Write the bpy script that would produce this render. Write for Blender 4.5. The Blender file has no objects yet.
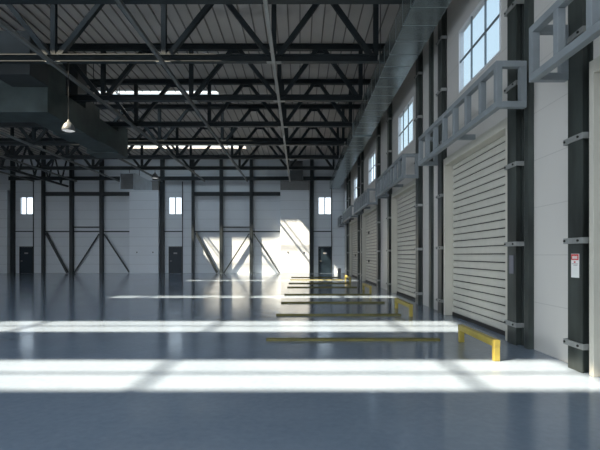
import bpy, bmesh, math, random
from mathutils import Vector, Matrix
random.seed(7)
sc = bpy.context.scene
COL = sc.collection

# ------------------------------------------------------------------ constants
F = 450.0                      # focal length in pixels for the 600 px wide frame
CAMZ = 1.5
D = 37.5                       # depth of the back wall
def bx(px): return (px - 300.0) / F * D
def bz(py): return CAMZ + (255.3 - py) / F * D

# ------------------------------------------------------------------ materials
def new_mat(name):
    m = bpy.data.materials.new(name); m.use_nodes = True
    nt = m.node_tree
    b = nt.nodes['Principled BSDF']
    return m, nt, b
def lin(c):
    return tuple(((v / 12.92) if v <= .04045 else ((v + .055) / 1.055) ** 2.4) for v in c)
def mat(name, rgb, rough=.5, metal=0.0, var=.12, scale=3.0, bump=0.0, rvar=0.0, stretch=(1, 1, 1), spec=.5, detail=5):
    m, nt, b = new_mat(name)
    N = nt.nodes; L = nt.links
    tc = N.new('ShaderNodeTexCoord'); mp = N.new('ShaderNodeMapping')
    mp.inputs['Scale'].default_value = stretch
    L.new(tc.outputs['Object'], mp.inputs['Vector'])
    no = N.new('ShaderNodeTexNoise'); no.inputs['Scale'].default_value = scale; no.inputs['Detail'].default_value = detail
    L.new(mp.outputs['Vector'], no.inputs['Vector'])
    cr = N.new('ShaderNodeValToRGB')
    c0 = tuple(max(0, v * (1 - var)) for v in rgb); c1 = tuple(min(1, v * (1 + var)) for v in rgb)
    cr.color_ramp.elements[0].position = .3; cr.color_ramp.elements[1].position = .7
    cr.color_ramp.elements[0].color = (*c0, 1); cr.color_ramp.elements[1].color = (*c1, 1)
    L.new(no.outputs['Fac'], cr.inputs['Fac']); L.new(cr.outputs['Color'], b.inputs['Base Color'])
    b.inputs['Roughness'].default_value = rough; b.inputs['Metallic'].default_value = metal
    b.inputs['Specular IOR Level'].default_value = spec
    if rvar:
        mr = N.new('ShaderNodeMapRange'); mr.inputs['To Min'].default_value = rough - rvar; mr.inputs['To Max'].default_value = rough + rvar
        L.new(no.outputs['Fac'], mr.inputs['Value']); L.new(mr.outputs['Result'], b.inputs['Roughness'])
    if bump:
        bp = N.new('ShaderNodeBump'); bp.inputs['Strength'].default_value = bump; bp.inputs['Distance'].default_value = .01
        L.new(no.outputs['Fac'], bp.inputs['Height']); L.new(bp.outputs['Normal'], b.inputs['Normal'])
    return m
def panel_mat(name, rgb, pitch, joint=.012, dark=.55, rough=.45):
    """painted sandwich panels with horizontal joints every `pitch` metres (a pattern of the wall itself)"""
    m, nt, b = new_mat(name); N = nt.nodes; L = nt.links
    tc = N.new('ShaderNodeTexCoord'); sp = N.new('ShaderNodeSeparateXYZ'); L.new(tc.outputs['Object'], sp.inputs[0])
    md = N.new('ShaderNodeMath'); md.operation = 'MODULO'; md.inputs[1].default_value = pitch; L.new(sp.outputs['Z'], md.inputs[0])
    lt = N.new('ShaderNodeMath'); lt.operation = 'LESS_THAN'; lt.inputs[1].default_value = joint; L.new(md.outputs[0], lt.inputs[0])
    no = N.new('ShaderNodeTexNoise'); no.inputs['Scale'].default_value = .8; no.inputs['Detail'].default_value = 4
    L.new(tc.outputs['Object'], no.inputs['Vector'])
    cr = N.new('ShaderNodeValToRGB'); cr.color_ramp.elements[0].color = (*[v * .94 for v in rgb], 1); cr.color_ramp.elements[1].color = (*[min(1, v * 1.04) for v in rgb], 1)
    L.new(no.outputs['Fac'], cr.inputs['Fac'])
    mx = N.new('ShaderNodeMix'); mx.data_type = 'RGBA'; mx.inputs['B'].default_value = (*[v * dark for v in rgb], 1)
    mx.inputs[7].default_value = (*[v * dark for v in rgb], 1)
    L.new(lt.outputs[0], mx.inputs[0]); L.new(cr.outputs['Color'], mx.inputs[6]); L.new(mx.outputs[2], b.inputs['Base Color'])
    b.inputs['Roughness'].default_value = rough
    return m

M = {}
M['panel'] = panel_mat('white_wall_panel', (.56, .54, .51), .75, .012, .8)
M['panel_back'] = panel_mat('pale_back_panel', (.66, .705, .75), .75, .03, .7)
M['panel_white'] = panel_mat('smooth_white_panel', (.74, .785, .835), .75, .03, .75)
M['deck'] = mat('roof_deck', (.63, .58, .535), .6, 0, .06, 1.0)
M['deck_joint'] = mat('roof_deck_joint', (.24, .215, .19), .6, 0, .05, 1.0)
M['steel'] = mat('dark_painted_steel', (.020, .027, .031), .45, 0, .2, 2.0, spec=.35)
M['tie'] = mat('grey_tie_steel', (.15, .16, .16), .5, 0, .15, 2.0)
M['tie_pale'] = mat('pale_tie_steel', (.36, .36, .345), .5, 0, .1, 2.0)  # paler copy of the tie steel, sunlight put into the colour
M['column'] = mat('dark_column_steel', (.046, .055, .051), .38, .3, .6, 3.0, .05, .08, (1, 1, .25))
M['bracket'] = mat('zinc_bracket', (.30, .31, .30), .45, .4, .15, 8.0)
M['bolt'] = mat('dark_bolt', (.03, .03, .03), .4, .5, .1)
M['jamb'] = mat('cream_door_frame', (.50, .48, .415), .5, 0, .05, 2)
M['slat'] = mat('cream_shutter_slat', (.47, .455, .405), .45, 0, .05, 4)
M['groove'] = mat('shutter_groove', (.02, .02, .02), .7, 0, .05)
M['rubber'] = mat('black_rubber', (.012, .012, .012), .6, 0, .1)
M['cage'] = mat('blue_grey_steel', (.235, .262, .278), .45, .1, .1, 3)
M['galv'] = mat('galvanised_duct', (.34, .40, .41), .24, .92, .12, 3.0, 0, .05)
M['galv_seam'] = mat('duct_seam', (.42, .48, .49), .3, .85, .1, 5)
M['oldduct'] = mat('dull_green_duct', (.050, .070, .070), .5, .25, .4, 1.5)
M['darkduct'] = mat('dark_duct', (.040, .047, .050), .5, .2, .2, 1.5)
M['unit'] = mat('grey_blue_unit', (.50, .57, .65), .45, 0, .1, 2)
M['unit_dark'] = mat('dark_unit_front', (.10, .11, .115), .5, .1, .15, 3)
M['yellow'] = mat('yellow_paint', (.37, .285, .055), .45, 0, .2, 6)
M['kerb'] = mat('worn_yellow_kerb', (.135, .118, .03), .55, 0, .25, 5)
M['door'] = mat('dark_blue_grey_door', (.012, .024, .036), .45, 0, .1, 3, spec=.3)
M['white'] = mat('white_frame', (.7, .72, .74), .4, 0, .03)
M['wframe'] = mat('grey_window_frame', (.16, .20, .23), .4, .2, .05)
M['grey'] = mat('plain_grey', (.22, .22, .22), .5, 0, .1)
M['lamp'] = mat('grey_lamp_enamel', (.17, .175, .175), .35, .2, .05)
M['sign_white'] = mat('sign_white', (.72, .72, .70), .5, 0, .04)
M['sign_red'] = mat('sign_red', (.55, .03, .03), .5, 0, .05)
M['sign_grey'] = mat('sign_grey', (.30, .29, .30), .5, 0, .05)
M['plate'] = mat('grey_violet_plate', (.17, .17, .20), .5, 0, .05)

def glass_mat(name, tint, gl=.08):
    m, nt, b = new_mat(name); N = nt.nodes; L = nt.links
    N.remove(b); out = N['Material Output']
    t = N.new('ShaderNodeBsdfTransparent'); t.inputs[0].default_value = (*tint, 1)
    g = N.new('ShaderNodeBsdfGlossy'); g.inputs['Roughness'].default_value = .05
    mx = N.new('ShaderNodeMixShader')
    mx.inputs[0].default_value = .05; L.new(t.outputs[0], mx.inputs[1]); L.new(g.outputs[0], mx.inputs[2]); L.new(mx.outputs[0], out.inputs[0])
    return m
M['glass'] = glass_mat('clear_pane', (.93, .96, .98))
M['skyglass'] = glass_mat('skylight_pane', (.95, .96, .95))
m, nt, b = new_mat('lit_diffuser')
b.inputs['Base Color'].default_value = (.8, .8, .78, 1); b.inputs['Emission Color'].default_value = (1, .98, .94, 1); b.inputs['Emission Strength'].default_value = .35
M['diffuser'] = m

# polished concrete floor
m, nt, b = new_mat('polished_concrete'); N = nt.nodes; L = nt.links
tc = N.new('ShaderNodeTexCoord')
n1 = N.new('ShaderNodeTexNoise'); n1.inputs['Scale'].default_value = .55; n1.inputs['Detail'].default_value = 8; n1.inputs['Roughness'].default_value = .65
n2 = N.new('ShaderNodeTexNoise'); n2.inputs['Scale'].default_value = 14; n2.inputs['Detail'].default_value = 6
L.new(tc.outputs['Object'], n1.inputs['Vector']); L.new(tc.outputs['Object'], n2.inputs['Vector'])
cr = N.new('ShaderNodeValToRGB'); cr.color_ramp.elements[0].position = .3; cr.color_ramp.elements[1].position = .72
cr.color_ramp.elements[0].color = (.18, .232, .305, 1); cr.color_ramp.elements[1].color = (.265, .322, .405, 1)
ad = N.new('ShaderNodeMath'); ad.operation = 'MULTIPLY_ADD'; ad.inputs[1].default_value = .35
sub = N.new('ShaderNodeMath'); sub.operation = 'MULTIPLY_ADD'; sub.inputs[1].default_value = .75; sub.inputs[2].default_value = -.04
L.new(n1.outputs['Fac'], sub.inputs[0]); L.new(n2.outputs['Fac'], ad.inputs[0]); L.new(sub.outputs[0], ad.inputs[2])
L.new(ad.outputs[0], cr.inputs['Fac']); L.new(cr.outputs['Color'], b.inputs['Base Color'])
mr = N.new('ShaderNodeMapRange'); mr.inputs['To Min'].default_value = .07; mr.inputs['To Max'].default_value = .17
L.new(n1.outputs['Fac'], mr.inputs['Value']); L.new(mr.outputs['Result'], b.inputs['Roughness'])
bp = N.new('ShaderNodeBump'); bp.inputs['Strength'].default_value = .16; bp.inputs['Distance'].default_value = .01
L.new(n2.outputs['Fac'], bp.inputs['Height']); L.new(bp.outputs['Normal'], b.inputs['Normal'])
b.inputs['Specular IOR Level'].default_value = .6
M['floor'] = m

# ------------------------------------------------------------------ mesh builder
class MB:
    def __init__(s): s.v = []; s.f = []; s.mi = []; s.mats = []; s.smooth = []
    def slot(s, m):
        if m not in s.mats: s.mats.append(m)
        return s.mats.index(m)
    def add(s, verts, faces, m, smooth=False):
        o = len(s.v); s.v += [tuple(v) for v in verts]
        k = s.slot(m)
        for f in faces: s.f.append([i + o for i in f]); s.mi.append(k); s.smooth.append(smooth)
        return s
    def box(s, x0, x1, y0, y1, z0, z1, m):
        if x0 > x1: x0, x1 = x1, x0
        if y0 > y1: y0, y1 = y1, y0
        if z0 > z1: z0, z1 = z1, z0
        v = [(x, y, z) for x in (x0, x1) for y in (y0, y1) for z in (z0, z1)]
        f = [(0, 1, 3, 2), (4, 6, 7, 5), (0, 4, 5, 1), (2, 3, 7, 6), (0, 2, 6, 4), (1, 5, 7, 3)]
        return s.add(v, f, m)
    def bbox(s, x0, x1, y0, y1, z0, z1, m, r=.01):
        """box with bevelled edges"""
        bm = bmesh.new(); bmesh.ops.create_cube(bm, size=1)
        for v in bm.verts: v.co = Vector(((x0 + x1) / 2 + v.co.x * abs(x1 - x0), (y0 + y1) / 2 + v.co.y * abs(y1 - y0), (z0 + z1) / 2 + v.co.z * abs(z1 - z0)))
        bmesh.ops.bevel(bm, geom=bm.edges[:], offset=r, segments=2, affect='EDGES', profile=.6)
        bm.verts.index_update()
        s.add([v.co for v in bm.verts], [[v.index for v in f.verts] for f in bm.faces], m); bm.free(); return s
    def bar(s, p, q, w, h, m, up=(0, 0, 1), prof='box'):
        """a straight member from p to q; w across, h along `up`; box or I profile"""
        p = Vector(p); q = Vector(q); d = (q - p).normalized(); u = Vector(up)
        a = d.cross(u).normalized(); u = a.cross(d).normalized()
        if prof == 'box': pr = [(-w / 2, -h / 2), (w / 2, -h / 2), (w / 2, h / 2), (-w / 2, h / 2)]
        else:
            t = min(w, h) * .12; wt = min(w, h) * .08
            pr = [(-w/2, -h/2), (w/2, -h/2), (w/2, -h/2+t), (wt, -h/2+t), (wt, h/2-t), (w/2, h/2-t), (w/2, h/2), (-w/2, h/2), (-w/2, h/2-t), (-wt, h/2-t), (-wt, -h/2+t), (-w/2, -h/2+t)]
        n = len(pr)
        v = [p + a * x + u * y for x, y in pr] + [q + a * x + u * y for x, y in pr]
        f = [(i, (i + 1) % n, n + (i + 1) % n, n + i) for i in range(n)]
        if prof == 'box': f += [tuple(reversed(range(n))), tuple(range(n, 2 * n))]
        else:
            for o in (0, n):
                f += [tuple(o + i for i in (0, 1, 2, 3, 10, 11)), tuple(o + i for i in (3, 4, 9, 10)), tuple(o + i for i in (4, 5, 6, 7, 8, 9))]
        return s.add(v, f, m)
    def tube(s, p, q, r, m, n=10):
        p = Vector(p); q = Vector(q); d = (q - p).normalized()
        a = d.orthogonal().normalized(); u = d.cross(a)
        v = []
        for c in (p, q): v += [c + (a * math.cos(2 * math.pi * i / n) + u * math.sin(2 * math.pi * i / n)) * r for i in range(n)]
        s.add(v, [(i, (i + 1) % n, n + (i + 1) % n, n + i) for i in range(n)], m, True)
        s.add(v, [tuple(range(n)), tuple(range(n, 2 * n))], m); return s
    def lathe(s, c, prof, m, n=24):
        v = []
        for r, z in prof: v += [(c[0] + r * math.cos(2 * math.pi * i / n), c[1] + r * math.sin(2 * math.pi * i / n), c[2] + z) for i in range(n)]
        f = [(k * n + i, k * n + (i + 1) % n, (k + 1) * n + (i + 1) % n, (k + 1) * n + i) for k in range(len(prof) - 1) for i in range(n)]
        return s.add(v, f, m, True)
    def build(s, name, parent=None, org=None):
        me = bpy.data.meshes.new(name)
        o3 = Vector(org) if org else Vector((0, 0, 0))
        pl = Vector((0, 0, 0))
        p = parent
        while p is not None: pl += p.location; p = p.parent
        off = pl + (o3 if org else Vector((0, 0, 0)))
        me.from_pydata([Vector(v) - off for v in s.v], [], s.f)
        for m in s.mats: me.materials.append(m)
        for i, p in enumerate(me.polygons): p.material_index = s.mi[i]; p.use_smooth = s.smooth[i]
        bm = bmesh.new(); bm.from_mesh(me); bmesh.ops.recalc_face_normals(bm, faces=bm.faces[:]); bm.to_mesh(me); bm.free()
        me.update()
        o = bpy.data.objects.new(name, me); COL.objects.link(o)
        if parent: o.parent = parent
        if org: o.location = o3
        return o

def tag(o, label, cat, group=None, kind=None):
    if label: o['label'] = label
    if cat: o['category'] = cat
    if group: o['group'] = group
    if kind: o['kind'] = kind
    return o
def thing(name, label, cat, loc, group=None, kind=None):
    o = bpy.data.objects.new(name, None); COL.objects.link(o); o.location = loc; o.empty_display_size = .1
    return tag(o, label, cat, group, kind)
def P(mb, name, parent, label=None):
    o = mb.build(name, parent)
    if label: o['label'] = label
    return o
def structure(o, label, cat):
    return tag(o, label, cat, None, 'structure')

def cells(a_cuts, b_cuts, holes):
    """rectangles of a grid that fall in no hole; holes = (a0,a1,b0,b1)"""
    A = sorted(set(a_cuts)); B = sorted(set(b_cuts)); out = []
    for i in range(len(A) - 1):
        run = None
        for j in range(len(B) - 1):
            ca, cb = (A[i] + A[i+1]) / 2, (B[j] + B[j+1]) / 2
            if any(h[0] < ca < h[1] and h[2] < cb < h[3] for h in holes):
                if run: out.append((A[i], A[i+1], run[0], run[1])); run = None
            else: run = (run[0], B[j+1]) if run else (B[j], B[j+1])
        if run: out.append((A[i], A[i+1], run[0], run[1]))
    return out
ORD = ['nearest', 'second', 'third', 'fourth', 'fifth', 'sixth', 'seventh', 'eighth', 'ninth', 'tenth']

# ------------------------------------------------------------------ shell
XR, XL, YN, ZD = 3.73, -27.5, -7.0, 9.83
fl = MB().box(XL - .3, XR + .4, YN - .3, D + .6, -.2, 0, M['floor']).build('floor')
structure(fl, 'polished blue grey concrete floor with reflections and sun bands', 'floor')

# right wall
openings = [(1.0, 5.64), (7.85, 11.36), (14.02, 17.84), (21.2, 26.25), (28.3, 33.0)]
ZS = 3.92
rwins = [(8.35, 10.55), (14.8, 17.05), (22.2, 24.4), (28.95, 31.05), (35.05, 36.75)]
WZ0, WZ1 = 5.28, 6.74
holes = [(a, b_, 0, ZS) for a, b_ in openings] + [(a, b_, WZ0, WZ1) for a, b_ in rwins]
mb = MB()
ac = [YN, D + .6] + [v for h in holes for v in h[:2]]; bc = [0, ZS, WZ0, WZ1, ZD + .1]
for a0, a1, b0, b1 in cells(ac, bc, holes): mb.box(XR, XR + .09, a0, a1, b0, b1, M['panel'])
structure(mb.build('wall_right'), 'white panelled right wall above and between the roller shutters', 'wall')

# back wall: recessed bays with proud white panels
bwins = [(20, 33.3), (168.8, 182), (318.3, 331.3)]
holes = [(bx(a), bx(b_), bz(214.5), bz(197)) for a, b_ in bwins]
mb = MB()
ac = [XL, XR] + [v for h in holes for v in h[:2]]; bc = [0, bz(214.5), bz(197), ZD + .1]
for a0, a1, b0, b1 in cells(ac, bc, holes): mb.box(a0, a1, D, D + .25, b0, b1, M['panel_back'])
structure(mb.build('wall_back'), 'grey white panelled back wall at the far end', 'wall')
mb = MB()
for a0, a1, b0, b1 in cells([YN, -5, 20, D + .6], [0, 7.2, ZD + .1], [(-5, 20, 0, 7.2)]): mb.box(XL - .25, XL, a0, a1, b0, b1, M['panel'])  # unseen opening added so sky light brightens the hall from the left
structure(mb.build('wall_left'), 'white panelled left wall with an open hangar doorway, out of view', 'wall')
mb = MB()
for a0, a1, b0, b1 in cells([XL - .25, -25, 2.6, XR + .25], [0, 8.6, ZD + .1], [(-25, 2.6, 0, 8.6)]): mb.box(a0, a1, YN - .25, YN, b0, b1, M['panel'])  # most of this unseen wall is left open to add ambient sky light
structure(mb.build('wall_front'), 'white front wall with an open hangar doorway, behind the camera', 'wall')

# roof deck with ribs, skylights cut out
SKX0, SKX1 = -14.5, -4.2
skys = [(1.57, 3.05), (5.40, 6.87), (12.4, 13.45), (22.8, 24.1), (33.5, 35.1)]
SKE = [-3.98, SKX1, SKX1, SKX1, SKX1]
holes = [(SKX0, e_, a, b_) for (a, b_), e_ in zip(skys, SKE)]
mb = MB()
ac = [XL, XR + .25, SKX0] + SKE; bc = [YN, D + .25] + [v for s_ in skys for v in s_]
for x0, x1, y0, y1 in cells(ac, bc, holes):
    mb.box(x0, x1, y0, y1, ZD, ZD + .1, M['deck'])
pitch = .42; k = 0
x = XL + .2
while x < XR:
    inh = SKX0 - .05 < x < -3.8
    ys = [YN]
    if inh:
        for (a, b_), e_ in zip(skys, SKE):
            if x < e_ + .05: ys += [a, b_]
    ys.append(D)
    for i in range(0, len(ys), 2): mb.box(x - .022, x + .022, ys[i], ys[i+1], ZD - .035, ZD + .001, M['deck_joint'])
    x += pitch
structure(mb.build('ceiling'), 'warm grey ribbed metal roof deck above the trusses', 'ceiling')
for i, (a, b_) in enumerate(skys):
    SKX1 = SKE[i]
    root = thing('skylight', 'long strip skylight across the roof, %s from the camera' % ORD[i], 'skylight', ((SKX0 + SKX1) / 2, (a + b_) / 2, ZD), None, 'structure')
    m_ = MB(); t = .05
    m_.box(SKX0 - t, SKX0, a - t, b_ + t, ZD + .101, ZD + .2, M['white']); m_.box(SKX1, SKX1 + t, a - t, b_ + t, ZD + .101, ZD + .2, M['white'])
    m_.box(SKX0, SKX1, a - t, a, ZD + .101, ZD + .2, M['white']); m_.box(SKX0, SKX1, b_, b_ + t, ZD + .101, ZD + .2, M['white'])
    P(m_, 'curb', root)
    c = (a + b_) / 2
    P(MB().box(SKX0, SKX1, c - .03, c + .03, ZD + .10, ZD + .17, M['white']), 'mullion', root)
    for xc in (-13.4, -9.52, -5.65): P(MB().box(xc - .045, xc + .045, a, b_, ZD + .105, ZD + .165, M['white']), 'cross_bar', root)
    P(MB().box(SKX0, SKX1, a, b_, ZD + .18, ZD + .19, M['skyglass']), 'pane', root)

# ------------------------------------------------------------------ windows
def window(i, label, axis, c, a0, a1, z0, z1, nx, nz, fm=.035):
    """axis 'y': in the right wall (spans y); axis 'x': in the back wall (spans x)"""
    loc = (XR, (a0 + a1) / 2, z0) if axis == 'y' else ((a0 + a1) / 2, D, z0)
    root = thing('window_%d' % i, label, 'window', loc, None, 'structure')
    def bx_(m_, p0, p1, d0, d1, q0, q1, mt):
        if axis == 'y': m_.box(c + d0, c + d1, p0, p1, q0, q1, mt)
        else: m_.box(p0, p1, c + d0, c + d1, q0, q1, mt)
    m_ = MB()
    bx_(m_, a0, a0 + fm, -.015, .10, z0, z1, M['white']); bx_(m_, a1 - fm, a1, -.015, .10, z0, z1, M['white'])
    bx_(m_, a0 + fm, a1 - fm, -.015, .10, z0, z0 + fm, M['white']); bx_(m_, a0 + fm, a1 - fm, -.015, .10, z1 - fm, z1, M['white'])
    P(m_, 'window_frame', root)
    for k in range(1, nx):
        p = a0 + (a1 - a0) * k / nx; m_ = MB(); hw = .02 if axis == 'y' else .045; bx_(m_, p - hw, p + hw, .0, .03, z0 + fm, z1 - fm, M['wframe']); P(m_, 'mullion', root)
    for k in range(1, nz):
        q = z0 + (z1 - z0) * k / nz; m_ = MB(); bx_(m_, a0 + fm, a1 - fm, .002, .028, q - .02, q + .02, M['wframe']); P(m_, 'transom', root)
    m_ = MB(); bx_(m_, a0 + fm, a1 - fm, .012, .018, z0 + fm, z1 - fm, M['glass']); P(m_, 'pane', root)
wl = ['six paned window high on right wall, nearest the camera', 'six paned window high on right wall, second from camera', 'six paned window high on right wall, third from camera',
      'six paned window high on right wall, fourth from camera', 'six paned window high on right wall, next to the back wall']
n = 1
for (a, b_), l in zip(rwins, wl): window(n, l, 'y', XR, a, b_, WZ0, WZ1, 3, 2); n += 1
wl = ['bright two pane window in back wall, leftmost of three', 'bright two pane window in back wall, middle of three', 'bright two pane window in back wall, rightmost of three']
for (a, b_), l in zip(bwins, wl): window(n, l, 'x', D, bx(a), bx(b_), bz(214.5), bz(197), 2, 1, .04); n += 1

# ------------------------------------------------------------------ right wall steelwork
BZ = [.34, 1.69, 3.02, 4.36, 5.70, 7.02, 8.35]
def wall_column(y0, y1, label):
    root = thing('steel_column', label, 'column', (3.66, (y0 + y1) / 2, 0), 'steel columns along the right wall')
    m_ = MB(); t = .022
    yc = (y0 + y1) / 2
    m_.box(3.59, 3.59 + t, y0, y1, 0, ZD - .05, M['column']); m_.box(XR - t - .002, XR - .002, y0, y1, 0, ZD - .05, M['column'])
    m_.box(3.59 + t, XR - t - .002, yc - .09, yc - .065, 0, ZD - .05, M['column'])
    P(m_, 'shaft', root)
    for z in BZ:
        m_ = MB(); h = .038
        m_.bbox(3.565, 3.588, y0 - .045, y1 + .07, z - h, z + h, M['bracket'], .004)
        m_.box(3.588, XR - .002, y0 - .045, y0 - .025, z - h, z + h, M['bracket'])
        m_.box(3.588, XR - .002, y1 + .045, y1 + .07, z - h, z + h, M['bracket'])
        br = P(m_, 'bracket', root)
        for yy in (y0 + .05, y1 + .03): P(MB().tube((3.55, yy, z), (3.567, yy, z), .016, M['bolt'], 8), 'bolt', br)
    return root
cols = [(5.72, 6.03), (7.48, 7.79), (11.42, 11.73), (13.66, 13.97), (18.2, 18.52), (20.8, 21.12), (26.32, 26.63), (27.9, 28.22), (33.08, 33.4), (34.65, 34.95)]
cl = ['nearest dark steel column, with red and white sign, at right edge',
      'dark steel column with small grey plate, right of the nearest cream shutter',
      'dark steel column just beyond the nearest cream shutter', 'dark steel column just before the second cream shutter',
      'dark steel column just beyond the second cream shutter', 'dark steel column just before the third cream shutter',
      'dark steel column just beyond the third cream shutter', 'dark steel column just before the fourth cream shutter',
      'dark steel column just beyond the fourth cream shutter', 'farthest dark steel column of the right wall, before the back corner']
for (a, b_), l in zip(cols, cl): wall_column(a, b_, l)
posts = [(7.17, 7.30), (12.55, 12.72)]
for (a, b_), l in zip(posts, ['slim dark wall post beside the column with grey plate', 'slim dark wall post between first and second cream shutters']):
    m_ = MB(); m_.box(3.64, XR - .002, a, b_, 0, ZD - .05, M['column'])
    tag(m_.build('wall_post', None, (3.68, (a + b_) / 2, 0)), l, 'post')

def shutter(y0, y1, label, handles=()):
    root = thing('roller_shutter', label, 'roller shutter', (3.83, (y0 + y1) / 2, 0), 'cream roller shutters along the right wall')
    jx0, jx1 = 3.62, 3.90; jw = .09; e = .004
    P(MB().bbox(jx0, jx1, y0 + e, y0 + jw, 0, ZS - e, M['jamb'], .006), 'jamb', root)
    P(MB().bbox(jx0, jx1, y1 - jw, y1 - e, 0, ZS - e, M['jamb'], .006), 'jamb', root)
    P(MB().bbox(jx0, jx1, y0 + jw, y1 - jw, ZS - .17, ZS - e, M['jamb'], .006), 'lintel', root)
    m_ = MB(); z = .08; p = .162; ya, yb = y0 + jw, y1 - jw
    top = ZS - .17
    m_.box(3.855, 3.87, ya, yb, .0, top, M['groove'])
    while z < top - .01:
        z1 = min(z + p - .022, top)
        pr = [(3.856, z), (3.838, z), (3.826, z + (z1 - z) * .15), (3.822, z + (z1 - z) * .5), (3.826, z + (z1 - z) * .85), (3.838, z1), (3.856, z1)]
        v = [(x_, ya, zz) for x_, zz in pr] + [(x_, yb, zz) for x_, zz in pr]; q = len(pr)
        m_.add(v, [(i, (i + 1) % q, q + (i + 1) % q, q + i) for i in range(q)] + [tuple(range(q)), tuple(range(q, 2 * q))], M['slat'])
        z += p
    P(m_, 'curtain', root)
    P(MB().box(3.815, 3.854, ya, yb, .0, .078, M['rubber']), 'bottom_seal', root)
    for hy, hz in handles: P(MB().bbox(3.78, 3.822, hy - .16, hy + .16, hz - .07, hz + .07, M['rubber'], .01), 'handle', root)
sl = ['cream roller shutter at right edge, only its far frame shows', 'nearest full cream roller shutter on right wall under six paned window', 'second cream roller shutter along right wall',
      'third cream roller shutter along right wall, with dark handles', 'fourth cream roller shutter along right wall, near the back corner']
hd = [(), (), (), ((24.9, 2.75), (24.9, 1.18)), ((30.9, 1.5),)]
for (a, b_), l, h in zip(openings, sl, hd): shutter(a, b_, l, h)

def cage(ys, label):
    root = thing('steel_guard_frame', label, 'frame', (3.34, (ys[0] + ys[-1]) / 2, 3.84), 'blue grey steel frames over the shutters')
    X0, X1, Z0, Z1, t = 3.10, 3.586, 3.84, 4.58, .1
    y0, y1 = ys[0], ys[-1]
    for xa, xb in ((X0, X0 + t),):
        for za, zb in ((Z0, Z0 + t), (Z1 - t, Z1)):
            P(MB().bbox(xa, xb, y0, y1, za, zb, M['cage'], .008), 'rail', root)
    for i, y in enumerate(ys):
        yy = min(max(y, y0 + t / 2), y1 - t / 2)
        P(MB().bbox(X0, X0 + t, yy - t / 2, yy + t / 2, Z0 + t, Z1 - t, M['cage'], .008), 'post', root)
        if i in (0, len(ys) - 1): P(MB().bbox(X1 - t, X1, yy - t / 2, yy + t / 2, Z0 + t, Z1 - t, M['cage'], .008), 'post', root)
        if i in (0, len(ys) - 1) or i % 4 == 3:
            xe = X1 if i in (0, len(ys) - 1) else 3.54
            P(MB().bbox(X0 + t, xe, yy - t / 2, yy + t / 2, Z0, Z0 + t, M['cage'], .008), 'cross_bar', root)
            if i in (0, len(ys) - 1): P(MB().bbox(X0 + t, X1, yy - t / 2, yy + t / 2, Z1 - t, Z1, M['cage'], .008), 'cross_bar', root)
    return root
def steps(a, b_, s=.63):
    n_ = max(1, round((b_ - a) / s)); return [a + (b_ - a) * i / n_ for i in range(n_ + 1)]
cgl = ['blue grey steel frame at top right edge of the picture', 'blue grey steel frame above the nearest full cream shutter', 'blue grey steel frame above the second cream shutter',
       'blue grey steel frame above the third cream shutter', 'blue grey steel frame above the fourth cream shutter', 'short blue grey steel frame in the back right corner']
for (a, b_), l in zip([(2.3, 6.1), (7.11, 11.79), (13.6, 18.56), (20.7, 26.0), (27.7, 32.9), (34.9, 37.0)], cgl): cage(steps(a, b_), l)

# sign on the nearest column
sy0, sy1, sz0, sz1 = 5.78, 5.945, 1.21, 1.52
root = thing('safety_sign', 'small white sign with red header on the nearest dark column', 'sign', (3.585, (sy0 + sy1) / 2, sz0))
P(MB().box(3.582, 3.588, sy0, sy1, sz0, sz1, M['sign_white']), 'board', root)
hdr = P(MB().box(3.5795, 3.5825, sy0 + .006, sy1 - .006, sz1 - .082, sz1 - .006, M['sign_red']), 'header', root, 'red header block')
m_ = MB()
for k in range(6): m_.box(3.578, 3.580, sy0 + .03 + k * .018, sy0 + .042 + k * .018, sz1 - .066, sz1 - .028, M['sign_white'])
m_.box(3.578, 3.580, sy0 + .03, sy1 - .03, sz1 - .05, sz1 - .043, M['sign_white'])
P(m_, 'lettering', hdr, 'white lettering')
m_ = MB()
m_.box(3.5805, 3.5825, sy0 + .07, sy1 - .06, sz1 - .118, sz1 - .098, M['sign_red'])
for k, (w0, w1) in enumerate(((.02, .02), (.03, .05))): m_.box(3.5805, 3.5825, sy0 + w0, sy1 - w1, sz1 - .135 - k * .018, sz1 - .127 - k * .018, M['sign_grey'])
P(m_, 'fine_print', root)
m_ = MB().bbox(3.578, 3.589, 7.56, 7.70, 1.19, 1.50, M['plate'], .004)
tag(m_.build('wall_plate', None, (3.585, 7.63, 1.19)), 'small grey plate on the column right of the nearest shutter', 'plate')

# ------------------------------------------------------------------ yellow barriers and kerbs
def barrier(y0, y1, x, label):
    root = thing('guard_barrier', label, 'barrier', (x, (y0 + y1) / 2, 0), 'low yellow barriers beside the wall')
    P(MB().bbox(x - .045, x + .045, y0, y1, .20, .30, M['yellow'], .012), 'rail', root)
    for ya in (y0 + .045, y1 - .045): P(MB().bbox(x - .042, x + .042, ya - .04, ya + .04, 0, .205, M['yellow'], .008), 'leg', root)
barrier(6.36, 7.83, 2.79, 'low yellow barrier nearest the camera, by the first column gap')
barrier(11.0, 12.75, 2.72, 'low yellow barrier second from camera, by the second shutter')
barrier(17.6, 19.6, 2.76, 'low yellow barrier third from camera, by the third shutter')
barrier(24.8, 27.4, 2.76, 'low yellow barrier farthest from camera, near the back door')
kl = ['yellow floor kerb nearest the camera, crossing the dark floor', 'second yellow floor kerb from the camera', 'third yellow floor kerb from the camera', 'fourth yellow floor kerb from camera, lying in a sun band',
      'fifth yellow floor kerb from the camera', 'sixth yellow floor kerb from the camera', 'seventh yellow floor kerb from the camera', 'farthest yellow floor kerb, nearest the back wall']
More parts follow.
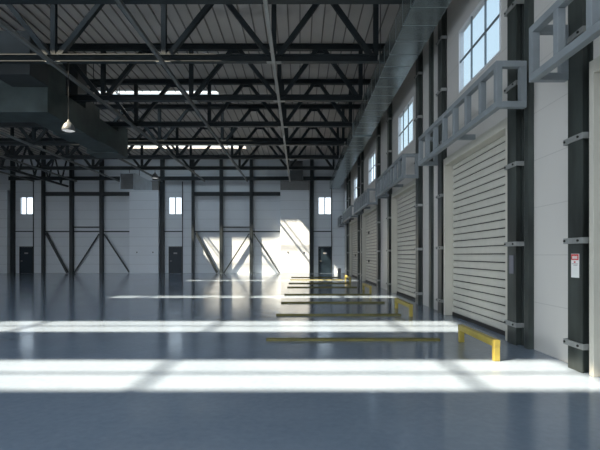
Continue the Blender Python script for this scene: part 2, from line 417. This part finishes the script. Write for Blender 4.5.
for u, l, xr in zip((.0176, .0249, .0314, .0378, .0466, .0532, .0607, .0676), kl, (2.45, 2.5, 2.65, 2.65, 2.65, 2.65, 2.6, 2.6)):
    y = u * F
    m_ = MB(); x0 = -.59
    pr = [(y - .07, 0), (y - .055, .04), (y + .055, .04), (y + .07, 0)]
    v = [(x0, a, z) for a, z in pr] + [(xr, a, z) for a, z in pr]
    m_.add(v, [(0, 1, 5, 4), (1, 2, 6, 5), (2, 3, 7, 6), (3, 0, 4, 7), (0, 3, 2, 1), (4, 5, 6, 7)], M['kerb'])
    tag(m_.build('floor_kerb', None, ((x0 + xr) / 2, y, 0)), l, 'kerb', 'yellow kerbs across the floor')
m_ = MB().bbox(2.85, 3.10, 33.9, 34.15, 0, .52, M['grey'], .02)
tag(m_.build('floor_box', None, (2.97, 34.0, 0)), 'small grey box standing on the floor by the far right door', 'box')

# ------------------------------------------------------------------ trusses
BC0, BC1, TC0, TC1 = 7.58, 7.81, 9.59, 9.81
nodes = [-.82 - 3.47 * i for i in range(8)]
ENDX = 2.45
ty = [3.95, 7.80, 10.8, 14.19, 17.75, 21.30, 24.86, 28.41, 31.97]
tl = ['dark steel roof truss over the camera, nearest of all', 'dark steel roof truss second from the camera, above the frame', 'dark steel roof truss third from the camera, at the upper frame edge',
      'dark steel roof truss at top of picture, frontmost in full view', 'dark steel roof truss behind the frontmost visible one', 'dark steel roof truss, third visible from the front',
      'dark steel roof truss, fourth visible from the front', 'dark steel roof truss, second from the back wall', 'dark steel roof truss nearest the back wall']
for y, l in zip(ty, tl):
    root = thing('roof_truss', l, 'roof truss', (0, y, BC0), 'dark steel trusses under the roof')
    P(MB().bar((XL + .02, y, (TC0 + TC1) / 2), (XR - .17, y, (TC0 + TC1) / 2), .2, TC1 - TC0, M['steel'], prof='I'), 'top_chord', root)
    P(MB().bar((XL + .02, y, (BC0 + BC1) / 2), (ENDX, y, (BC0 + BC1) / 2), .2, BC1 - BC0, M['steel'], prof='I'), 'bottom_chord', root)
    nd = [ENDX - .06] + nodes
    for i, x in enumerate(nd):
        P(MB().bar((x, y, BC1 - .02), (x, y, TC0 + .02), .15, .15, M['steel'], (0, 1, 0), 'I'), 'vertical', root)
    nn = nd + [nodes[-1] - 3.47]
    for i in range(len(nn) - 1):
        a, b_ = nn[i], nn[i + 1]; c = (a + b_) / 2
        for p_, q_ in (((a - .16, BC1), (c + .16, TC0)), ((c - .16, TC0), (b_ + .16, BC1))):
            if q_[0] < XL + .3 or p_[0] < XL + .3: continue
            P(MB().bar((p_[0], y, p_[1] - .02), (q_[0], y, q_[1] + .02) if q_[1] > p_[1] else (q_[0], y, q_[1] - .02), .15, .15, M['steel'], (0, 1, 0), 'box'), 'diagonal', root)
        if c > XL + .5:
            P(MB().box(c - .3, c + .3, y - .012, y + .012, TC0 - .13, TC0 + .02, M['steel']).box(c - .22, c + .22, y - .11, y + .11, TC0 - .02, TC0 - .001, M['steel']), 'gusset_plate', root)
# tie beams under the bottom chords
tn = ['pale grey roof tie beam right of centre of picture', 'roof tie beam second from the right, left of centre', 'roof tie beam third from the right', 'roof tie beam fourth from the right, beside the left duct',
      'roof tie beam fifth from the right, at the left side', 'roof tie beam sixth from the right, far left', 'roof tie beam seventh from the right, far left', 'leftmost roof tie beam']
for x, l in zip(nodes, tn):
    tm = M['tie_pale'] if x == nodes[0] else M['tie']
    m_ = MB().bar((x, 9.2, BC0 - .055), (x, 36.6, BC0 - .055), .1, .106, tm)
    ob = m_.build('tie_beam', None, (x, 18, BC0 - .06)); tag(ob, l, 'beam', 'long tie beams under the trusses')
    for y in ty[3:]:
        pl = MB().box(x - .23, x + .23, y - .1, y + .1, BC0 - .012, BC0 - .001, M['bracket']); P(pl, 'splice_plate', ob)
# long vertical bracing frame on the left
xb = -19.2
root = thing('bracing_frame', 'long dark zigzag bracing frame under the roof at far left', 'bracing', (xb, 27, 7.0))
P(MB().bar((xb, 20, 9.35), (xb, 37.2, 9.35), .14, .14, M['steel']), 'top_chord', root)
P(MB().bar((xb, 20, 7.2), (xb, 37.2, 7.2), .14, .14, M['steel']), 'bottom_chord', root)
yy = 20.1; s_ = .89; k = 0
while yy + s_ < 37.2:
    z0, z1 = (7.25, 9.3) if k % 2 == 0 else (9.3, 7.25)
    P(MB().bar((xb, yy, z0), (xb, yy + s_, z1), .09, .09, M['steel'], (1, 0, 0)), 'diagonal', root)
    yy += s_; k += 1

# ------------------------------------------------------------------ right duct
dx0, dx1, dz0, dz1 = 2.44, 3.25, 6.96, 7.55
root = thing('ventilation_duct', 'long shiny galvanised duct under the roof along right wall', 'duct', ((dx0 + dx1) / 2, 20, dz0))
P(MB().bbox(dx0, dx1, 2, D - .35, dz0, dz1, M['galv'], .015), 'duct_body', root)
y = 6.0
while y < 36.5:
    e = .004
    m_ = MB()
    m_.box(dx0 - e, dx0, y, y + .018, dz0 - e, dz1 + e, M['galv_seam']); m_.box(dx1, dx1 + e, y, y + .018, dz0 - e, dz1 + e, M['galv_seam'])
    m_.box(dx0, dx1, y, y + .018, dz0 - e, dz0, M['galv_seam']); m_.box(dx0, dx1, y, y + .018, dz1, dz1 + e, M['galv_seam'])
    P(m_, 'seam', root); y += .78
m_ = MB(); y = 20.55; e = .04
m_.box(dx0 - e, dx0, y, y + .06, dz0 - e, dz1 + e * .5, M['galv_seam']); m_.box(dx1, dx1 + e, y, y + .06, dz0 - e, dz1 + e * .5, M['galv_seam']); m_.box(dx0 - e, dx1 + e, y, y + .06, dz0 - e, dz0, M['galv_seam'])
P(m_, 'flange', root)
for y in ty:
    for x in (dx0 + .1, dx1 - .1):
        P(MB().tube((x, y, dz1), (x, y, TC0 + .02), .012, M['steel'], 6), 'hanger', root)

# ------------------------------------------------------------------ left duct system
root = thing('duct_unit', 'big dull green duct assembly hanging at upper left', 'duct', (-9.6, 18, 6.43))
P(MB().bbox(-12.6, -8.69, 15.5, 16.7, 6.43, 8.5, M['oldduct'], .02), 'plenum_box', root)
P(MB().bbox(-9.9, -8.66, 14.42, 15.5, 7.30, 8.70, M['darkduct'], .01), 'branch_duct', root, 'black duct branch')
P(MB().bbox(-9.9, -8.70, 16.7, 18.3, 6.45, 7.46, M['oldduct'], .01), 'duct_section', root)
P(MB().bbox(-10.05, -8.72, 18.3, 19.6, 6.43, 7.9, M['oldduct'], .02), 'junction_box', root)
P(MB().bbox(-9.9, -9.14, 18.5, 19.3, 7.9, ZD - .04, M['darkduct'], .01), 'riser', root, 'black vertical riser')
P(MB().bbox(-9.95, -8.74, 19.6, 21.7, 6.5, 7.46, M['oldduct'], .01), 'duct_section', root)
P(MB().bbox(-10.3, -8.76, 21.7, 22.9, 6.43, 7.9, M['oldduct'], .02), 'junction_box', root)
for x, y, z in ((-12.3, 16.1, 8.5), (-9.0, 16.3, 8.5), (-8.9, 19.4, 7.9), (-8.95, 22.3, 7.9), (-10.1, 22.3, 7.9)):
    P(MB().tube((x, y, z - .02), (x, y, ZD - .03), .015, M['steel'], 6), 'hanger', root)

# hanging air unit before the back wall
def air_unit(x0, x1, y0, y1, label):
    root = thing('air_unit', label, 'air unit', ((x0 + x1) / 2, (y0 + y1) / 2, 6.0), 'air units hung before the back wall')
    m_ = MB(); zt = 7.1
    v = [(x0, y0, 5.95), (x1, y0, 5.95), (x1, y1, 6.47), (x0, y1, 6.47), (x0, y0, zt), (x1, y0, zt), (x1, y1, zt), (x0, y1, zt)]
    m_.add(v, [(0, 3, 2, 1), (4, 5, 6, 7), (1, 2, 6, 5), (2, 3, 7, 6), (3, 0, 4, 7), (0, 1, 5, 4)], M['unit'])
    P(m_, 'casing', root)
    m_ = MB().bbox(x0 + .05, x1 - .05, y0 - .04, y0 - .002, 6.0, zt - .06, M['unit_dark'], .01)
    for k in range(7): m_.box(x0 + .1, x1 - .1, y0 - .06, y0 - .04, 6.08 + k * .14, 6.12 + k * .14, M['unit_dark'])
    P(m_, 'front_grille', root, 'dark front grille')
    for x in (x0 + .12, x1 - .12):
        P(MB().tube((x, 31.97, zt - .02), (x, 31.97, BC0 + .02), .02, M['steel'], 6), 'hanger', root)
air_unit(-12.24, -11.29, 30.6, 34.3, 'blue grey hanging air unit left of centre before back wall')
air_unit(-25.6, -24.4, 30.6, 34.3, 'blue grey hanging air unit at the left edge before back wall')

# pendant lamps
def lamp(x, y, zb, top, r, label):
    root = thing('pendant_lamp', label, 'lamp', (x, y, zb), 'bell lamps hanging from the trusses')
    P(MB().lathe((x, y, zb), [(r * .97, .0), (r, .0), (r, .03), (r * .93, r * .5), (r * .72, r * 1.0), (r * .4, r * 1.35), (r * .2, r * 1.5), (r * .16, r * 1.8), (0.001, r * 1.82)], M['lamp']), 'lamp_shade', root)
    P(MB().lathe((x, y, zb), [(r * .95, .012), (r * .6, -.015), (0.001, -.03)], M['diffuser']), 'diffuser', root, 'white lit diffuser')
    P(MB().tube((x, y, zb + r * 1.75), (x, y, top), .015, M['bolt'], 6), 'cord', root)
lamp(-7.30, 14.19, 5.42, BC0 + .02, .195, 'grey bell pendant lamp hanging at upper left, by the duct')
lamp(-10.3, 31.97, 6.98, BC0 + .02, .24, 'small grey bell pendant lamp far away by the air unit')

# ------------------------------------------------------------------ back wall furniture
def bcol(px0, px1, z0, z1, dep, name, label, cat, grp=None, mt='steel'):
    x0, x1 = bx(px0), bx(px1)
    m_ = MB().box(x0, x1, D - dep, D - .002, z0, z1, M[mt])
    return tag(m_.build(name, None, ((x0 + x1) / 2, D - dep / 2, z0)), label, cat, grp)
PER = 149.0
per_name = {-1: 'left', 0: 'middle', 1: 'right'}
G1 = 'dark steel columns on the back wall'
for p in (-1, 0, 1):
    o = PER * p; w = per_name[p]
    if bx(161 + o) > XR - .3: continue
    bcol(161 + o, 164.6 + o, 0, ZD - .06, .24, 'steel_column', 'dark column on back wall, left of the %s window' % w, 'column', G1)
    bcol(182.0 + o + .2, 183.0 + o, 0, bz(178) - .3, .05, 'wall_post', 'thin dark upright on back wall, right of the %s door' % w, 'post', 'thin uprights on the back wall')
    # girts in the door bay
    bcol(164.7 + o, 182.1 + o, bz(232), bz(231), .06, 'wall_girt', 'thin dark girt on back wall between %s window and door' % w, 'girt', 'thin girts on the back wall')
    if p < 1:
        w = 'left' if p == -1 else 'right'
        bcol(192.4 + o, 194.6 + o, 0, ZD - .06, .33, 'steel_column', 'slim dark column on back wall, left end of %s braced bay' % w, 'column', G1)
        bcol(220.2 + o, 223.2 + o, 0, ZD - .06, .33, 'steel_column', 'dark column on back wall, left middle of %s braced bay' % w, 'column', G1)
        bcol(250.0 + o, 253.0 + o, 0, ZD - .06, .33, 'steel_column', 'dark column on back wall, right middle of %s braced bay' % w, 'column', G1)
        # girts
        for n_, (a, b_) in zip(('left', 'middle', 'right'), ((194.7, 220.1), (223.3, 249.9), (253.1, 280.4))):
            bcol(a + o, b_ + o, bz(196), bz(192.4), .3, 'wall_girt', 'thick upper girt in %s third of %s braced bay' % (n_, w), 'girt', 'thick upper girts on the back wall')
            bcol(a + o, b_ + o, bz(232.2), bz(231.0), .12, 'wall_girt', 'thin lower girt in %s third of %s braced bay' % (n_, w), 'girt', 'thin girts on the back wall')
        bcol(223.3 + o, 249.9 + o, bz(227.8), bz(226.6), .12, 'wall_girt', 'short double girt in middle third of %s braced bay' % w, 'girt', 'thin girts on the back wall')
        for n_, p0, p1, th in (('left', (196.4, 233), (217.6, 272.6), .19), ('middle', (249.2, 234), (224.2, 273.0), .09), ('right', (254, 234), (279.6, 273.0), .09)):
            a = Vector((bx(p0[0] + o), D - .2, bz(p0[1]))); b_ = Vector((bx(p1[0] + o), D - .2, bz(p1[1])))
            m_ = MB().bar(a, b_, th, .1, M['steel'], (0, 1, 0))
            tag(m_.build('diagonal_brace', None, tuple((a + b_) / 2)), '%s diagonal brace in %s third of %s braced bay' % ('thick dark' if n_ == 'left' else 'thin dark', n_, w), 'brace', 'diagonal braces on the back wall')
    # proud white panel, hood and riser to its right
    if p < 1:
        x0, x1 = bx(280.6 + o), bx(309.3 + o)
        m_ = MB().bbox(x0, x1, D - .5, D - .002, 0, bz(191), M['panel_white'], .01)
        tag(m_.build('white_panel', None, ((x0 + x1) / 2, D - .25, 0)), 'tall smooth white panel %s, standing proud of back wall' % ('right of centre' if p == 0 else 'left of centre'), 'panel', 'proud white panels on the back wall')
        root = thing('panel_hood', 'grey hood with dark riser above the white panel right of centre' if p == 0 else 'plain grey hood behind the hanging air unit left of centre', 'hood', ((x0 + x1) / 2, D - .25, bz(191)), 'hoods above the white panels')
        P(MB().bbox(x0, x1, D - .48, D - .002, bz(191) + .002, bz(181.5), M['grey'], .02), 'hood_box', root)
        if p == 0: P(MB().bbox(bx(290 + o), bx(302.7 + o), D - .46, D - .004, bz(181.5), bz(162), M['unit_dark'], .02), 'riser', root, 'dark riser duct')
        for sx, sw in ((288.1, 'left'), (303.9, 'right')):
            m_ = MB().bbox(bx(sx - .55 + o), bx(sx + .55 + o), D - .53, D - .502, bz(253), bz(251.8), M['bolt'], .006)
            tag(m_.build('wall_socket', None, (bx(sx + o), D - .51, bz(253))), 'small dark socket, %s one on the white panel %s of centre' % (sw, 'right' if p == 0 else 'left'), 'socket')
# left most white panel at the frame's left edge
x0, x1 = bx(-17), bx(11)
m_ = MB().bbox(x0, x1 - .01, D - .5, D - .002, 0, bz(191), M['panel_white'], .01)
tag(m_.build('white_panel', None, ((x0 + x1) / 2, D - .25, 0)), 'tall smooth white panel at the left edge of the picture', 'panel', 'proud white panels on the back wall')
# top girts: one run between the hoods
for a, b_, l in ((11.5, 140.2, 'dark top girt along the left half of the back wall'), (153.9, 289.6, 'dark top girt along the middle of the back wall'), (303.1, 343, 'short dark top girt at the right end of the back wall')):
    m_ = MB().bar((bx(a), D - .40, bz(179.2)), (bx(b_), D - .40, bz(179.2)), .12, .3, M['steel'], prof='I')
    tag(m_.build('top_girt', None, ((bx(a) + bx(b_)) / 2, D - .40, bz(179.2))), l, 'girt', 'top girts on the back wall')
# doors
for i, (a, b_, w) in enumerate(((20, 33.2, 'left'), (168.9, 182, 'middle'), (318.3, 331.6, 'right'))):
    x0, x1 = bx(a), bx(b_); zt = bz(246.5)
    root = thing('door_%d' % (i + 1), 'dark blue grey steel door in back wall, under the %s window' % w, 'door', ((x0 + x1) / 2, D - .05, 0), None, 'structure')
    m_ = MB().box(x0, x0 + .06, D - .09, D - .002, 0, zt, M['steel']).box(x1 - .06, x1, D - .09, D - .002, 0, zt, M['steel']).box(x0 + .06, x1 - .06, D - .09, D - .002, zt - .06, zt, M['steel'])
    P(m_, 'door_frame', root)
    m_ = MB().bbox(x0 + .065, x1 - .065, D - .06, D - .004, .01, zt - .065, M['door'], .006)
    P(m_, 'door_leaf', root)
    P(MB().box((x0 + x1) / 2 - .14, (x0 + x1) / 2 + .16, D - .066, D - .061, zt - .62, zt - .50, M['sign_grey']), 'door_plate', root, 'small grey plate')
    P(MB().bbox(x0 + .12, x0 + .26, D - .12, D - .06, 1.0, 1.05, M['bracket'], .006), 'door_handle', root)

# ------------------------------------------------------------------ light
w = bpy.data.worlds.new('sky'); sc.world = w; w.use_nodes = True
bg = w.node_tree.nodes['Background']
WN = w.node_tree.nodes; WL = w.node_tree.links
SKY, SUN, EXPO = 1.04, 29.0, 0.0
SUND = Vector((7.65, 3.4, -9.9)).normalized()
tcw = WN.new('ShaderNodeTexCoord'); spw = WN.new('ShaderNodeSeparateXYZ'); WL.new(tcw.outputs['Generated'], spw.inputs[0])
crw = WN.new('ShaderNodeValToRGB')           # outside ground, hazy horizon, blue above
e = crw.color_ramp.elements
e[0].position = .0; e[0].color = (.32, .32, .31, 1); e[1].position = 1.0; e[1].color = (.42, .62, .92, 1)
for p_, c_ in ((.494, (.32, .32, .31, 1)), (.503, (2.1, 2.2, 2.3, 1)), (.56, (1.9, 2.05, 2.2, 1)), (.62, (.78, .98, 1.08, 1))):
    q_ = e.new(p_); q_.color = c_
mz = WN.new('ShaderNodeMath'); mz.operation = 'MULTIPLY_ADD'; mz.inputs[1].default_value = .5; mz.inputs[2].default_value = .5
WL.new(spw.outputs['Z'], mz.inputs[0]); WL.new(mz.outputs[0], crw.inputs['Fac'])
dt = WN.new('ShaderNodeVectorMath'); dt.operation = 'DOT_PRODUCT'; dt.inputs[1].default_value = tuple(-SUND)
nv = WN.new('ShaderNodeVectorMath'); nv.operation = 'NORMALIZE'; WL.new(tcw.outputs['Generated'], nv.inputs[0]); WL.new(nv.outputs[0], dt.inputs[0])
mxx = WN.new('ShaderNodeMath'); mxx.operation = 'MAXIMUM'; mxx.inputs[1].default_value = 0; WL.new(dt.outputs['Value'], mxx.inputs[0])
pw = WN.new('ShaderNodeMath'); pw.operation = 'POWER'; pw.inputs[1].default_value = 1.5; WL.new(mxx.outputs[0], pw.inputs[0])
GLOW = 3.2
gl = WN.new('ShaderNodeMix'); gl.data_type = 'RGBA'; gl.blend_type = 'ADD'; gl.inputs[7].default_value = (GLOW * .80, GLOW * .93, GLOW * 1.07, 1)
WL.new(pw.outputs[0], gl.inputs[0]); WL.new(crw.outputs['Color'], gl.inputs[6]); WL.new(gl.outputs[2], bg.inputs['Color'])
bg.inputs['Strength'].default_value = SKY
sd = bpy.data.lights.new('sun', 'SUN'); sd.energy = SUN; sd.angle = math.radians(1.15); sd.color = (1.0, .84, .64)
so = bpy.data.objects.new('sun', sd); COL.objects.link(so)
so.rotation_euler = Vector((7.65, 3.4, -9.9)).to_track_quat('-Z', 'Y').to_euler()
so.location = (-8, -4, 14)

# ------------------------------------------------------------------ camera
cd = bpy.data.cameras.new('camera'); cam = bpy.data.objects.new('camera', cd); COL.objects.link(cam)
cam.location = (0, 0, CAMZ); cam.rotation_euler = (math.radians(90), 0, 0)
cd.sensor_fit = 'HORIZONTAL'; cd.sensor_width = 36; cd.lens = 36 * F / 600
cd.shift_y = (255.3 - 225) / 600; cd.clip_end = 300; cd.clip_start = .05
sc.camera = cam
vs = sc.view_settings
vs.view_transform = 'Standard'; vs.look = 'None'; vs.gamma = 1; vs.exposure = EXPO; vs.use_curve_mapping = False
sc.cycles.use_denoising = True
sc.cycles.max_bounces = 10; sc.cycles.diffuse_bounces = 7; sc.cycles.glossy_bounces = 4; sc.cycles.transparent_max_bounces = 12
sc.cycles.caustics_reflective = False; sc.cycles.caustics_refractive = False
sc.cycles.sample_clamp_indirect = 8
